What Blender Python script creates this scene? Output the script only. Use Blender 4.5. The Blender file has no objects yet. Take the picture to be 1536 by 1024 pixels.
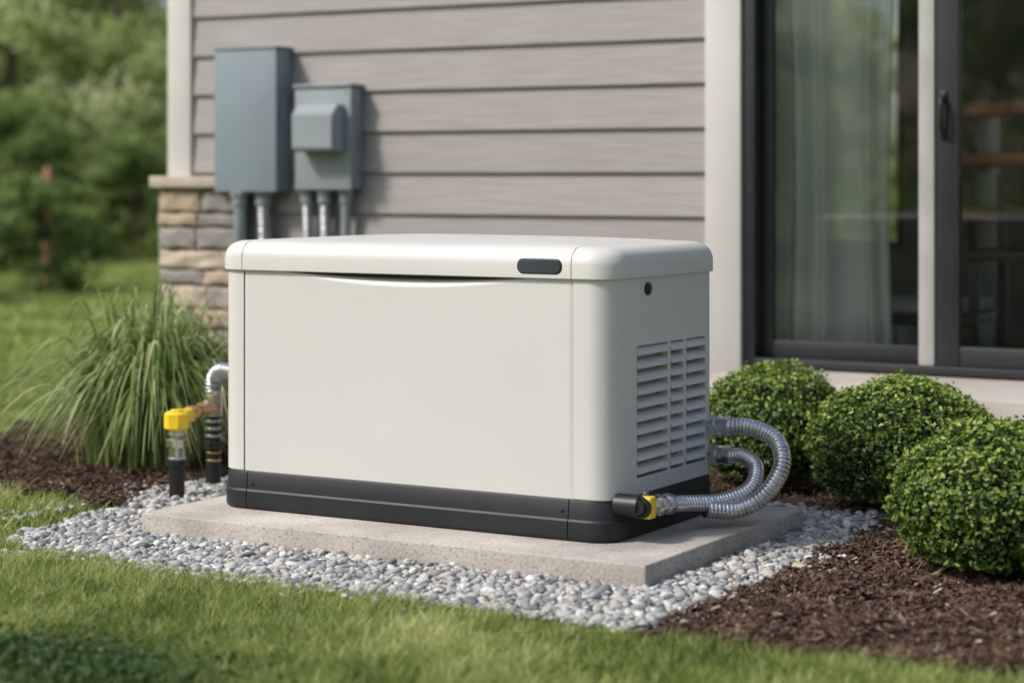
import bpy, bmesh, math, random
import numpy as np
from mathutils import Vector, Matrix
random.seed(7); rng=np.random.default_rng(7)
sc=bpy.context.scene
COL=sc.collection
# ---------------------------------------------------------------- helpers
def link(ob,parent=None):
    COL.objects.link(ob)
    if parent is not None: ob.parent=parent
    return ob
def empty(name,loc=(0,0,0)):
    e=bpy.data.objects.new(name,None); e.location=(0,0,0); e.empty_display_size=.1
    COL.objects.link(e); return e
def finish(me,mats,smooth=35):
    for m in (mats if isinstance(mats,(list,tuple)) else [mats]): me.materials.append(m)
    if smooth:
        me.polygons.foreach_set('use_smooth',[True]*len(me.polygons))
        me.set_sharp_from_angle(angle=math.radians(smooth))
    me.update()
def obj_bm(name,bm,mats,parent=None,smooth=35):
    bmesh.ops.recalc_face_normals(bm,faces=bm.faces)
    me=bpy.data.meshes.new(name); bm.to_mesh(me); bm.free()
    finish(me,mats,smooth)
    return link(bpy.data.objects.new(name,me),parent)
def np_mesh(name,V,F,mats,rnd=None,smooth=False,parent=None,mi=None,make=True):
    V=np.asarray(V,dtype=np.float32); F=np.asarray(F,dtype=np.int32)
    k=F.shape[1]; n=F.shape[0]
    me=bpy.data.meshes.new(name)
    me.vertices.add(len(V)); me.vertices.foreach_set('co',V.ravel())
    me.loops.add(n*k); me.loops.foreach_set('vertex_index',F.ravel())
    me.polygons.add(n); me.polygons.foreach_set('loop_start',np.arange(0,n*k,k,dtype=np.int32))
    try: me.polygons.foreach_set('loop_total',np.full(n,k,dtype=np.int32))
    except Exception: pass
    for m in (mats if isinstance(mats,(list,tuple)) else [mats]): me.materials.append(m)
    if mi is not None: me.polygons.foreach_set('material_index',np.asarray(mi,dtype=np.int32))
    me.polygons.foreach_set('use_smooth',np.full(n,bool(smooth)))
    if rnd is not None:
        a=me.attributes.new('rnd','FLOAT','POINT'); a.data.foreach_set('value',np.asarray(rnd,dtype=np.float32))
    me.update(calc_edges=True); me.validate()
    if not make: return me
    return link(bpy.data.objects.new(name,me),parent)
def box(name,x0,x1,y0,y1,z0,z1,mat,parent=None,bev=0.003,seg=2):
    bm=bmesh.new(); bmesh.ops.create_cube(bm,size=1)
    for v in bm.verts:
        v.co=Vector(((x0+x1)/2+v.co.x*(x1-x0),(y0+y1)/2+v.co.y*(y1-y0),(z0+z1)/2+v.co.z*(z1-z0)))
    if bev>0: bmesh.ops.bevel(bm,geom=bm.edges[:],offset=bev,segments=seg,affect='EDGES',profile=.5)
    return obj_bm(name,bm,mat,parent)
def frame(d):
    d=Vector(d).normalized(); u=d.orthogonal().normalized(); return d,u,d.cross(u)
def cyl(name,a,b,r,mat,parent=None,n=24,r2=None,bev=.0015):
    a=Vector(a);b=Vector(b); d,u,w=frame(b-a); r2=r if r2 is None else r2
    bm=bmesh.new(); L=(b-a).length; be=min(bev,L*.3)
    rings=[(0,r-be),(be,r),(L-be,r2),(L,r2-be)]
    rs=[]
    for s,rr in rings:
        rs.append([bm.verts.new(a+d*s+(u*math.cos(2*math.pi*i/n)+w*math.sin(2*math.pi*i/n))*rr) for i in range(n)])
    for k in range(3):
        for i in range(n): bm.faces.new((rs[k][i],rs[k][(i+1)%n],rs[k+1][(i+1)%n],rs[k+1][i]))
    bm.faces.new(rs[0][::-1]); bm.faces.new(rs[-1])
    return obj_bm(name,bm,mat,parent,40)
def catmull(P,step):
    P=[Vector(p) for p in P]; P=[P[0]*2-P[1]]+P+[P[-1]*2-P[-2]]
    out=[]
    for i in range(1,len(P)-2):
        n=max(2,int((P[i+1]-P[i]).length/step))
        for j in range(n):
            t=j/n
            out.append(.5*((2*P[i])+(P[i+1]-P[i-1])*t+(2*P[i-1]-5*P[i]+4*P[i+1]-P[i+2])*t*t+(-P[i-1]+3*P[i]-3*P[i+1]+P[i+2])*t**3))
    out.append(P[-2]); return out
def tube(name,P,r,mat,parent=None,n=18,rib=0,pitch=.007,step=.0016,taper=None):
    pts=catmull(P,step if rib else .01)
    bm=bmesh.new(); prev=None; s=0; rs=[]
    t=(pts[1]-pts[0]).normalized(); u=t.orthogonal().normalized()
    for i,p in enumerate(pts):
        if i>0: s+=(pts[i]-pts[i-1]).length
        t=(pts[min(i+1,len(pts)-1)]-pts[max(i-1,0)]).normalized()
        u=(u-t*u.dot(t)).normalized(); w=t.cross(u)
        rr=r*(1+(rib*(abs(math.sin(math.pi*s/pitch))**.7-.6) if rib else 0))
        if taper: rr*=1+(taper-1)*i/len(pts)
        rs.append([bm.verts.new(p+(u*math.cos(2*math.pi*k/n)+w*math.sin(2*math.pi*k/n))*rr) for k in range(n)])
    for a,b in zip(rs,rs[1:]):
        for i in range(n): bm.faces.new((a[i],a[(i+1)%n],b[(i+1)%n],b[i]))
    bm.faces.new(rs[0][::-1]); bm.faces.new(rs[-1])
    return obj_bm(name,bm,mat,parent,75)
def outline(x0,x1,y0,y1,r,n=8):
    pts=[]
    for cx,cy,a0 in ((x1-r,y0+r,-90),(x1-r,y1-r,0),(x0+r,y1-r,90),(x0+r,y0+r,180)):
        for i in range(n+1):
            a=math.radians(a0+90*i/n); pts.append((cx+r*math.cos(a),cy+r*math.sin(a)))
    return pts
def loft(rings,cap=True):
    bm=bmesh.new(); rs=[[bm.verts.new(p) for p in R] for R in rings]; n=len(rs[0])
    for a,b in zip(rs,rs[1:]):
        for i in range(n): bm.faces.new((a[i],a[(i+1)%n],b[(i+1)%n],b[i]))
    if cap: bm.faces.new(rs[0][::-1]); bm.faces.new(rs[-1])
    return bm
def slab(bm,xa,xb):
    """keep the part of a solid between xa and xb, closing the cuts"""
    b=bm.copy()
    for x,sgn in ((xa,-1),(xb,1)):
        if x is None: continue
        g=b.verts[:]+b.edges[:]+b.faces[:]
        r=bmesh.ops.bisect_plane(b,geom=g,plane_co=(x,0,0),plane_no=(sgn,0,0),clear_outer=True)
        e=[q for q in r['geom_cut'] if isinstance(q,bmesh.types.BMEdge)]
        if e: bmesh.ops.holes_fill(b,edges=e,sides=0)
    return b
# ---------------------------------------------------------------- materials
def nodes(name):
    m=bpy.data.materials.new(name); m.use_nodes=True; nt=m.node_tree; nt.nodes.clear()
    out=nt.nodes.new('ShaderNodeOutputMaterial'); return m,nt,out
def N(nt,t,**k):
    n=nt.nodes.new(t)
    for a,b in k.items(): setattr(n,a,b)
    return n
def ramp(nt,stops):
    r=nt.nodes.new('ShaderNodeValToRGB'); cr=r.color_ramp
    while len(cr.elements)<len(stops): cr.elements.new(.5)
    for e,(p,c) in zip(cr.elements,stops): e.position=p; e.color=(*c,1)
    return r
def pmat(name,col,rough=.5,metal=0,var=.08,vs=6,bump=0,bs=80,stretch=(1,1,1),coat=0,spec=.5,col2=None,plank=False,detail=6,dist=.002,speck=0,rv=.07):
    m,nt,out=nodes(name); L=nt.links
    p=N(nt,'ShaderNodeBsdfPrincipled'); L.new(p.outputs[0],out.inputs[0])
    p.inputs['Roughness'].default_value=rough; p.inputs['Metallic'].default_value=metal
    p.inputs['Specular IOR Level'].default_value=spec
    p.inputs['Coat Weight'].default_value=coat
    tc=N(nt,'ShaderNodeTexCoord'); mp=N(nt,'ShaderNodeMapping'); mp.inputs['Scale'].default_value=stretch
    L.new(tc.outputs['Object'],mp.inputs[0])
    nz=N(nt,'ShaderNodeTexNoise'); nz.inputs['Scale'].default_value=vs; nz.inputs['Detail'].default_value=detail
    L.new(mp.outputs[0],nz.inputs['Vector'])
    c=np.array(col); a=tuple(np.clip(c*(1-var*1.5),0,1)); b=tuple(np.clip(c*(1+var*1.5),0,1)) if col2 is None else col2
    r=ramp(nt,[(.3,a if col2 is None else col),(.7,b)]); L.new(nz.outputs[0],r.inputs[0]); last=r.outputs[0]
    if speck:
        n3=N(nt,'ShaderNodeTexNoise'); n3.inputs['Scale'].default_value=speck; n3.inputs['Detail'].default_value=3
        L.new(tc.outputs['Object'],n3.inputs['Vector'])
        r3=ramp(nt,[(.3,(.55,.55,.55)),(.45,(1,1,1)),(.62,(1,1,1)),(.75,(1.25,1.25,1.25))]); L.new(n3.outputs[0],r3.inputs[0])
        mx=N(nt,'ShaderNodeMix',data_type='RGBA',blend_type='MULTIPLY'); mx.inputs[0].default_value=1
        L.new(last,mx.inputs[6]); L.new(r3.outputs[0],mx.inputs[7]); last=mx.outputs[2]
    if plank:
        sx=N(nt,'ShaderNodeSeparateXYZ'); L.new(tc.outputs['Object'],sx.inputs[0])
        q=N(nt,'ShaderNodeMath',operation='MULTIPLY_ADD'); q.inputs[1].default_value=1/.165; q.inputs[2].default_value=-.989/.165+20.0; L.new(sx.outputs[2],q.inputs[0])
        fl=N(nt,'ShaderNodeMath',operation='FLOOR'); L.new(q.outputs[0],fl.inputs[0])
        wn=N(nt,'ShaderNodeTexWhiteNoise',noise_dimensions='1D'); L.new(fl.outputs[0],wn.inputs['W'])
        big=N(nt,'ShaderNodeTexNoise'); big.inputs['Scale'].default_value=1.3; big.inputs['Detail'].default_value=3; L.new(tc.outputs['Object'],big.inputs['Vector'])
        sm=N(nt,'ShaderNodeMath',operation='ADD'); L.new(wn.outputs['Value'],sm.inputs[0]); L.new(big.outputs[0],sm.inputs[1])
        mr2=N(nt,'ShaderNodeMapRange'); mr2.inputs['From Max'].default_value=2; mr2.inputs['To Min'].default_value=.91; mr2.inputs['To Max'].default_value=1.09; L.new(sm.outputs[0],mr2.inputs[0])
        vm=N(nt,'ShaderNodeVectorMath',operation='SCALE'); L.new(last,vm.inputs[0]); L.new(mr2.outputs[0],vm.inputs['Scale']); last=vm.outputs[0]
    L.new(last,p.inputs['Base Color'])
    mr=N(nt,'ShaderNodeMapRange'); mr.inputs['To Min'].default_value=max(.02,rough-rv); mr.inputs['To Max'].default_value=min(1,rough+rv)
    L.new(nz.outputs[0],mr.inputs[0]); L.new(mr.outputs[0],p.inputs['Roughness'])
    if bump:
        n2=N(nt,'ShaderNodeTexNoise'); n2.inputs['Scale'].default_value=bs; n2.inputs['Detail'].default_value=8
        L.new(mp.outputs[0],n2.inputs['Vector'])
        bp=N(nt,'ShaderNodeBump'); bp.inputs['Strength'].default_value=bump; bp.inputs['Distance'].default_value=dist
        L.new(n2.outputs[0],bp.inputs['Height']); L.new(bp.outputs[0],p.inputs['Normal'])
    return m
def amat(name,stops,rough=.7,bump=0,bs=100,spec=.3,transl=0,noise=0,nscale=3,patch=None):
    """material coloured per small piece through the 'rnd' attribute"""
    m,nt,out=nodes(name); L=nt.links
    at=N(nt,'ShaderNodeAttribute'); at.attribute_name='rnd'
    fac=at.outputs['Fac']; tc=N(nt,'ShaderNodeTexCoord')
    if noise:
        nz=N(nt,'ShaderNodeTexNoise'); nz.inputs['Scale'].default_value=nscale; nz.inputs['Detail'].default_value=4
        L.new(tc.outputs['Object'],nz.inputs['Vector'])
        ma=N(nt,'ShaderNodeMath',operation='MULTIPLY_ADD'); ma.inputs[1].default_value=noise; ma.inputs[2].default_value=-noise*.5
        L.new(nz.outputs[0],ma.inputs[0]); ad=N(nt,'ShaderNodeMath',operation='ADD'); L.new(fac,ad.inputs[0]); L.new(ma.outputs[0],ad.inputs[1]); fac=ad.outputs[0]
    r=ramp(nt,stops); L.new(fac,r.inputs[0])
    p=N(nt,'ShaderNodeBsdfPrincipled'); p.inputs['Roughness'].default_value=rough; p.inputs['Specular IOR Level'].default_value=spec
    L.new(r.outputs[0],p.inputs['Base Color'])
    if bump:
        n2=N(nt,'ShaderNodeTexNoise'); n2.inputs['Scale'].default_value=bs; n2.inputs['Detail'].default_value=5
        L.new(tc.outputs['Object'],n2.inputs['Vector'])
        bp=N(nt,'ShaderNodeBump'); bp.inputs['Strength'].default_value=bump; bp.inputs['Distance'].default_value=.002
        L.new(n2.outputs[0],bp.inputs['Height']); L.new(bp.outputs[0],p.inputs['Normal'])
    if transl:
        t=N(nt,'ShaderNodeBsdfTranslucent'); L.new(r.outputs[0],t.inputs[0])
        mx=N(nt,'ShaderNodeMixShader'); mx.inputs[0].default_value=transl
        L.new(p.outputs[0],mx.inputs[1]); L.new(t.outputs[0],mx.inputs[2]); L.new(mx.outputs[0],out.inputs[0])
    else: L.new(p.outputs[0],out.inputs[0])
    return m
M={}
M['paint']=pmat('generator_paint',(.655,.643,.608),.38,0,.016,2.5,.06,900,dist=.0005,rv=.09)
M['gap']=pmat('dark_gap',(.02,.02,.02),.8)
M['skirt']=pmat('dark_plastic',(.018,.020,.024),.5,0,.12,8,.2,1200,dist=.0004,spec=.4)
M['black']=pmat('black_plastic',(.012,.012,.013),.45)
M['badge']=pmat('badge_plastic',(.04,.05,.065),.4)
M['concrete']=pmat('concrete',(.45,.41,.36),.88,0,.16,5,.8,120,speck=110,dist=.003,detail=9)
M['patio']=pmat('patio_concrete',(.44,.40,.36),.85,0,.1,3,.3,60)
M['siding']=pmat('wood_grain_siding',(.345,.322,.305),.62,0,.08,4,.6,7,stretch=(.9,1,15),dist=.003,plank=True)
M['trim']=pmat('trim_paint',(.59,.575,.54),.55,0,.03,3,.06,60)
M['boxA']=pmat('grey_enamel',(.23,.285,.32),.42,0,.05,4,.05,300)
M['boxB']=pmat('grey_enamel_light',(.27,.31,.33),.45,0,.05,4,.05,300)
M['galv']=pmat('galvanised_steel',(.66,.665,.67),.27,.95,.12,30,.1,200)
M['dull']=pmat('flex_metal',(.46,.47,.48),.36,.8,.14,30,.1,200)
M['pvc']=pmat('grey_conduit',(.30,.33,.34),.42,.4,.06,20)
M['chrome']=pmat('nickel_fitting',(.66,.64,.61),.22,1,.1,40)
M['brass']=pmat('brass',(.60,.40,.19),.28,.95,.15,40)
M['yellow']=pmat('yellow_paint',(.86,.60,.02),.38,0,.05,20)
M['frame']=pmat('dark_door_frame',(.020,.022,.026),.45)
M['lightframe']=pmat('pale_screen_frame',(.42,.41,.39),.5)
M['stone']=amat('ledge_stone',[(0,(.22,.21,.20)),(.3,(.32,.29,.26)),(.55,(.46,.37,.28)),(.8,(.42,.32,.23)),(1,(.56,.48,.38))],.85,.9,22,noise=.6,nscale=14)
M['mortar']=pmat('mortar',(.16,.14,.125),.95,0,.2,40,.5,100)
M['cap']=pmat('stone_cap',(.47,.40,.32),.8,0,.12,8,.5,40)
M['roof']=pmat('roof_shingle',(.08,.075,.07),.9,0,.3,20)
M['wallin']=pmat('interior_wall',(.50,.51,.46),.8)
M['floorin']=pmat('interior_floor',(.20,.15,.11),.35)
M['wood']=pmat('brown_wood',(.50,.24,.12),.45,0,.25,4,stretch=(1,8,8))
M['darkwood']=pmat('dark_wood',(.05,.035,.028),.5)
M['cream']=pmat('upholstery',(.6,.6,.57),.9)
M['pebble']=amat('river_pebble',[(0,(.10,.105,.115)),(.2,(.23,.24,.245)),(.45,(.37,.375,.375)),(.62,(.45,.41,.36)),(.78,(.51,.50,.48)),(1,(.72,.71,.67))],.6,.25,260,noise=.18,nscale=180)
M['chip']=amat('bark_chip',[(0,(.032,.020,.014)),(.4,(.092,.056,.038)),(.75,(.175,.113,.077)),(.93,(.27,.19,.135)),(1,(.48,.39,.29))],.85,.4,200,spec=.2)
M['soil']=pmat('mulch_soil',(.035,.023,.016),.95,0,.4,30,.9,70,dist=.01)
M['gbed']=pmat('gravel_bed',(.13,.13,.13),.95,0,.4,90,.8,120,dist=.006)
M['blade']=amat('grass_blade',[(0,(.09,.14,.032)),(.35,(.20,.27,.058)),(.65,(.37,.43,.115)),(1,(.63,.64,.30))],.5,0,transl=.38,spec=.35,noise=.9,nscale=2.6)
M['orn']=amat('ornamental_blade',[(0,(.09,.15,.04)),(.45,(.23,.33,.09)),(.8,(.42,.50,.19)),(1,(.68,.66,.40))],.42,0,transl=.38,spec=.4)
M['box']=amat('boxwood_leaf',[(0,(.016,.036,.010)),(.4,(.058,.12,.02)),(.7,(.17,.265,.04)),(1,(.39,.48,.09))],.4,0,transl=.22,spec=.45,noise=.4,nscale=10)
M['core']=pmat('dark_core',(.012,.02,.007),.95)  # near-black green for the solid ball inside the leaf shell
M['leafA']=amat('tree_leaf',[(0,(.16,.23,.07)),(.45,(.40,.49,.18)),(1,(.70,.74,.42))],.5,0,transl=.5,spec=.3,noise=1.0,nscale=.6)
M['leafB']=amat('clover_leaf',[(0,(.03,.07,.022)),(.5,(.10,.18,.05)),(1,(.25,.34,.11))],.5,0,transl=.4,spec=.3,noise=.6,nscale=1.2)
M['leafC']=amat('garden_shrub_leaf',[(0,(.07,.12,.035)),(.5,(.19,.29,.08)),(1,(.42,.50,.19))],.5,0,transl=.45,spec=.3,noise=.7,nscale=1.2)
M['bark']=pmat('tree_bark',(.10,.075,.055),.9,0,.3,10,.8,30,dist=.02)
M['rust']=pmat('rusty_post',(.36,.16,.10),.8)
# lawn ground
m,nt,out=nodes('lawn_ground'); L=nt.links
p=N(nt,'ShaderNodeBsdfPrincipled'); p.inputs['Roughness'].default_value=.95; p.inputs['Specular IOR Level'].default_value=.1; L.new(p.outputs[0],out.inputs[0])
tc=N(nt,'ShaderNodeTexCoord'); n1=N(nt,'ShaderNodeTexNoise'); n1.inputs['Scale'].default_value=.5; n1.inputs['Detail'].default_value=12; n1.inputs['Roughness'].default_value=.75
L.new(tc.outputs['Object'],n1.inputs['Vector'])
r=ramp(nt,[(.3,(.10,.145,.03)),(.5,(.19,.25,.05)),(.7,(.30,.35,.09))]); L.new(n1.outputs[0],r.inputs[0]); L.new(r.outputs[0],p.inputs['Base Color'])
M['lawn']=m
# glass
m,nt,out=nodes('door_glass'); L=nt.links
tr=N(nt,'ShaderNodeBsdfTransparent'); tr.inputs[0].default_value=(.93,.96,.94,1)
gl=N(nt,'ShaderNodeBsdfGlossy'); gl.inputs['Roughness'].default_value=.015; gl.inputs[0].default_value=(.95,.97,.96,1)
lw=N(nt,'ShaderNodeFresnel'); lw.inputs[0].default_value=1.52
mx=N(nt,'ShaderNodeMixShader'); L.new(lw.outputs[0],mx.inputs[0]); L.new(tr.outputs[0],mx.inputs[1]); L.new(gl.outputs[0],mx.inputs[2]); L.new(mx.outputs[0],out.inputs[0])
M['glass']=m
m,nt,out=nodes('sheer_curtain'); L=nt.links
tr=N(nt,'ShaderNodeBsdfTransparent'); df=N(nt,'ShaderNodeBsdfDiffuse'); df.inputs[0].default_value=(.86,.89,.84,1)
t2=N(nt,'ShaderNodeBsdfTranslucent'); t2.inputs[0].default_value=(.86,.89,.84,1)
a=N(nt,'ShaderNodeMixShader'); a.inputs[0].default_value=.3; L.new(df.outputs[0],a.inputs[1]); L.new(t2.outputs[0],a.inputs[2])
b=N(nt,'ShaderNodeMixShader'); b.inputs[0].default_value=.78; L.new(tr.outputs[0],b.inputs[1]); L.new(a.outputs[0],b.inputs[2]); L.new(b.outputs[0],out.inputs[0])
M['curtain']=m
# ---------------------------------------------------------------- world, sun, camera
S=Vector((-.50,-.60,.82)).normalized()
w=bpy.data.worlds.new('World'); sc.world=w; w.use_nodes=True; nt=w.node_tree
bg=nt.nodes['Background']; sky=nt.nodes.new('ShaderNodeTexSky'); sky.sky_type='NISHITA'; sky.sun_disc=False
sky.sun_elevation=math.asin(S.z); sky.sun_rotation=math.atan2(S.x,S.y)%(2*math.pi); sky.dust_density=3; sky.air_density=1; sky.ozone_density=1.2
nt.links.new(sky.outputs[0],bg.inputs[0]); bg.inputs[1].default_value=.15
ld=bpy.data.lights.new('sun','SUN'); ld.energy=3.2; ld.angle=math.radians(9); ld.color=(1,.96,.905)
lo=link(bpy.data.objects.new('sun',ld)); lo.rotation_euler=S.to_track_quat('Z','Y').to_euler(); lo.location=(-5,-6,9)
cd=bpy.data.cameras.new('camera'); cam=link(bpy.data.objects.new('camera',cd)); sc.camera=cam
cam.location=(0,0,.972); cam.rotation_euler=(math.radians(90),0,math.radians(30.15))
cd.sensor_width=36; cd.lens=73.1; cd.shift_y=-247/1536; cd.clip_end=1500; cd.clip_start=.1
cd.dof.use_dof=True; cd.dof.focus_distance=5.4; cd.dof.aperture_fstop=1.8
sc.view_settings.view_transform='Standard'; sc.view_settings.look='None'; sc.view_settings.exposure=0
# ---------------------------------------------------------------- ground
np_mesh('ground',[(-600,-600,0),(600,-600,0),(600,600,0),(-600,600,0)],[(0,1,2,3)],M['lawn'])
def inpoly(x,y,P):
    x=np.asarray(x);y=np.asarray(y); c=np.zeros(x.shape,bool); n=len(P); j=n-1
    for i in range(n):
        xi,yi=P[i]; xj,yj=P[j]
        t=((yi>y)!=(yj>y)) & (x<(xj-xi)*(y-yi)/((yj-yi) if yj!=yi else 1e-9)+xi); c^=t; j=i
    return c
GR=[(-3.90,4.02),(-3.4,3.97),(-2.9,3.97),(-2.4,3.93),(-1.97,3.92),(-1.94,4.4),(-1.96,5.0),(-2.0,5.62),(-2.6,5.68),(-3.4,5.7),(-4.15,5.6),(-4.13,4.95),(-4.02,4.6)]
MR=[(-1.97,3.92),(-1.6,3.915),(-1.2,3.91),(-.6,4.03),(.1,4.1),(1.2,4.3),(1.5,5.2),(1.5,6.3),(-3.1,6.3),(-3.1,6.98),(-4.6,6.98),(-4.6,5.6),(-3.4,5.7),(-2.6,5.68),(-2.0,5.62),(-1.96,5.0),(-1.94,4.4)]
ML=[(-4.02,4.6),(-4.3,4.66),(-4.62,4.74),(-5.0,5.02),(-5.35,5.45),(-5.58,5.9),(-5.78,6.4),(-5.85,6.98),(-4.6,6.98),(-4.6,5.6),(-4.15,5.6),(-4.13,4.95)]
PADX=(-3.69,-2.168); PADY=(4.355,5.325)
def nz(x,y,s,ph=0):
    return (np.sin(x*s*1.7+ph+1.3*np.sin(y*s*1.1+ph))+np.sin(y*s*1.9-ph*1.7+1.1*np.sin(x*s*.8))+np.sin((x+y)*s*2.9+ph*2.1)*.5)/2.5
def sheet(name,P,z,mat):
    bm=bmesh.new(); f=bm.faces.new([bm.verts.new((x,y,z)) for x,y in P]); bmesh.ops.triangulate(bm,faces=[f])
    bmesh.ops.recalc_face_normals(bm,faces=bm.faces); o=obj_bm(name,bm,mat,None,0); return o
gb=empty('gravel_border'); o=sheet('gravel_base',GR,.004,M['gbed']); o.parent=gb
mu=empty('mulch_bed'); o=sheet('mulch_base',MR,.008,M['soil']); o.parent=mu
mu2=empty('mulch_bed.001'); o=sheet('mulch_base_b',ML,.008,M['soil']); o.parent=mu2
# pebbles
def ico(sub):
    bm=bmesh.new(); bmesh.ops.create_icosphere(bm,subdivisions=sub,radius=1); bm.verts.ensure_lookup_table()
    V=np.array([v.co[:] for v in bm.verts]); F=np.array([[v.index for v in f.verts] for f in bm.faces]); bm.free(); return V,F
def rotm(n,flat=1.0):
    yaw=rng.uniform(0,2*np.pi,n); a=rng.normal(0,.35*flat,n); b=rng.normal(0,.35*flat,n)
    cy,sy=np.cos(yaw),np.sin(yaw); ca,sa=np.cos(a),np.sin(a); cb,sb=np.cos(b),np.sin(b)
    Z=np.zeros(n);O=np.ones(n)
    Rz=np.stack([cy,-sy,Z,sy,cy,Z,Z,Z,O],1).reshape(n,3,3)
    Rx=np.stack([O,Z,Z,Z,ca,-sa,Z,sa,ca],1).reshape(n,3,3)
    Ry=np.stack([cb,Z,sb,Z,O,Z,-sb,Z,cb],1).reshape(n,3,3)
    return Rz@Rx@Ry
def scatter_solid(V0,F0,pos,scale,R,rnd,wob=0):
    n=len(pos); V=np.repeat(V0[None],n,0)
    if wob:
        ph=rng.uniform(0,6.28,(n,1,3)); V=V*(1+wob*(np.sin(V*2.1+ph).sum(2,keepdims=True)/2)+wob*.5*np.sin(V[:,:,:1]*4.3+ph[:,:,:1]*2))
    V=V*scale[:,None,:]; V=np.einsum('nij,nkj->nki',R,V)+pos[:,None,:]
    F=(F0[None]+np.arange(n)[:,None,None]*len(V0)).reshape(-1,F0.shape[1])
    return V.reshape(-1,3),F,np.repeat(rnd,len(V0))
pos=[];scl=[]
for layer,(sp,z,r0,r1) in enumerate([(.0145,.005,.0055,.0095),(.0165,.010,.0055,.011),(.026,.015,.006,.0125)]):
    gx,gy=np.meshgrid(np.arange(-4.25,-1.85,sp),np.arange(3.84,5.8,sp*.9)); gx=gx.ravel()+rng.uniform(-.5,.5,gx.size)*sp; gy=gy.ravel()+rng.uniform(-.5,.5,gy.size)*sp
    ed=.03*nz(gx,gy,9)
    k=inpoly(gx+ed,gy+ed*.6,GR)&~((gx>PADX[0]-.004)&(gx<PADX[1]+.004)&(gy>PADY[0]-.004)&(gy<PADY[1]+.004))
    gx,gy=gx[k],gy[k]; n=len(gx)
    pos.append(np.stack([gx,gy,z+.004*nz(gx,gy,12)+rng.uniform(-.003,.003,n)],1))
    s=rng.uniform(r0,r1,n)*rng.choice([.7,1,1,1.3],n); scl.append(np.stack([s*rng.uniform(1,1.5,n),s*rng.uniform(.8,1.05,n),s*rng.uniform(.5,.85,n)],1))
n=520; t=rng.uniform(0,1,n); side=rng.integers(0,3,n)
gx=np.where(side==0,-3.9+1.9*t,np.where(side==1,-1.95+rng.exponential(.06,n),-4.1-rng.exponential(.05,n)))
gy=np.where(side==0,3.94-rng.exponential(.018,n),np.where(side==1,4.0+1.6*t,4.3+.9*t))
pos.append(np.stack([gx,gy,np.full(n,.018)],1)); s=rng.uniform(.005,.009,n); scl.append(np.stack([s*1.2,s,s*.7],1))
pos=np.concatenate(pos); scl=np.concatenate(scl)
V0,F0=ico(2)
V,F,r_=scatter_solid(V0,F0,pos,scl,rotm(len(pos)),np.clip(rng.beta(1.4,1.5,len(pos)),0,1),.16)
np_mesh('pebbles',V,F,M['pebble'],r_,True,gb)
# bark chips
cube=np.array([(x,y,z) for x in (-1,1) for y in (-1,1) for z in (-1,1)],float)
cube[:,1]*=np.where(cube[:,0]>0,.55,1)
CF=np.array([(0,1,3,2),(4,6,7,5),(0,4,5,1),(2,3,7,6),(0,2,6,4),(1,5,7,3)])
def chips(name,P,dens,par,bb):
    x0,x1,y0,y1=bb; n=int((x1-x0)*(y1-y0)*dens); x=rng.uniform(x0,x1,n); y=rng.uniform(y0,y1,n)
    e=.035*nz(x,y,11,2)+rng.normal(0,.012,n); k=inpoly(x+e,y+e*.7,P); x,y=x[k],y[k]; n=len(x)
    h=.012+.014*nz(x,y,8)+.012*nz(x,y,21,1); z=h+rng.uniform(-.006,.016,n)
    big=rng.random(n)>.985
    L_=(rng.gamma(1.7,.0038,n)+.002)*np.where(big,1.6,1); W=rng.uniform(.0012,.0050,n)*np.where(big,1.9,1); T=rng.uniform(.0007,.0022,n)
    V,F,r=scatter_solid(cube,CF,np.stack([x,y,z],1),np.stack([L_,W,T],1),rotm(n,1.2),np.clip(rng.beta(1.6,2.3,n)+.5*(rng.random(n)>.987)+.2*big,0,1))
    np_mesh(name,V,F,M['chip'],r,False,par)
chips('bark_chips',MR,29000,mu,(-2.1,-.6,3.86,6.32))
chips('bark_chips_b',ML,18000,mu2,(-5.9,-3.98,4.55,7.0))
chips('bark_chips_c',MR,4000,mu,(-4.6,-2.1,5.55,7.0))
chips('bark_chips_d',MR,4000,mu,(-.6,1.5,3.93,6.32))
# grass blades
def blades(x,y,z0,h,wd,lean,rnd,segs=3,droop=None,yaw=None,pw=1.6):
    n=len(x); yaw=rng.uniform(0,2*np.pi,n) if yaw is None else yaw
    dx,dy=np.cos(yaw),np.sin(yaw); face=yaw+np.pi/2+rng.normal(0,.5,n); px,py=np.cos(face),np.sin(face)
    ts=np.linspace(0,1,segs+1); V=np.zeros((n,(segs+1)*2,3)); 
    for i,t in enumerate(ts):
        o=lean*(t**1.8)
        zz=z0+h*(t if droop is None else (t-droop*t**2.6))
        w=wd*(1-t**pw)*.5+wd*.04
        V[:,2*i,0]=x+dx*o-px*w; V[:,2*i,1]=y+dy*o-py*w; V[:,2*i,2]=zz
        V[:,2*i+1,0]=x+dx*o+px*w; V[:,2*i+1,1]=y+dy*o+py*w; V[:,2*i+1,2]=zz
    f=np.array([(2*i,2*i+1,2*i+3,2*i+2) for i in range(segs)])
    F=(f[None]+np.arange(n)[:,None,None]*((segs+1)*2)).reshape(-1,4)
    return V.reshape(-1,3),F,np.repeat(rnd,(segs+1)*2)
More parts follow.
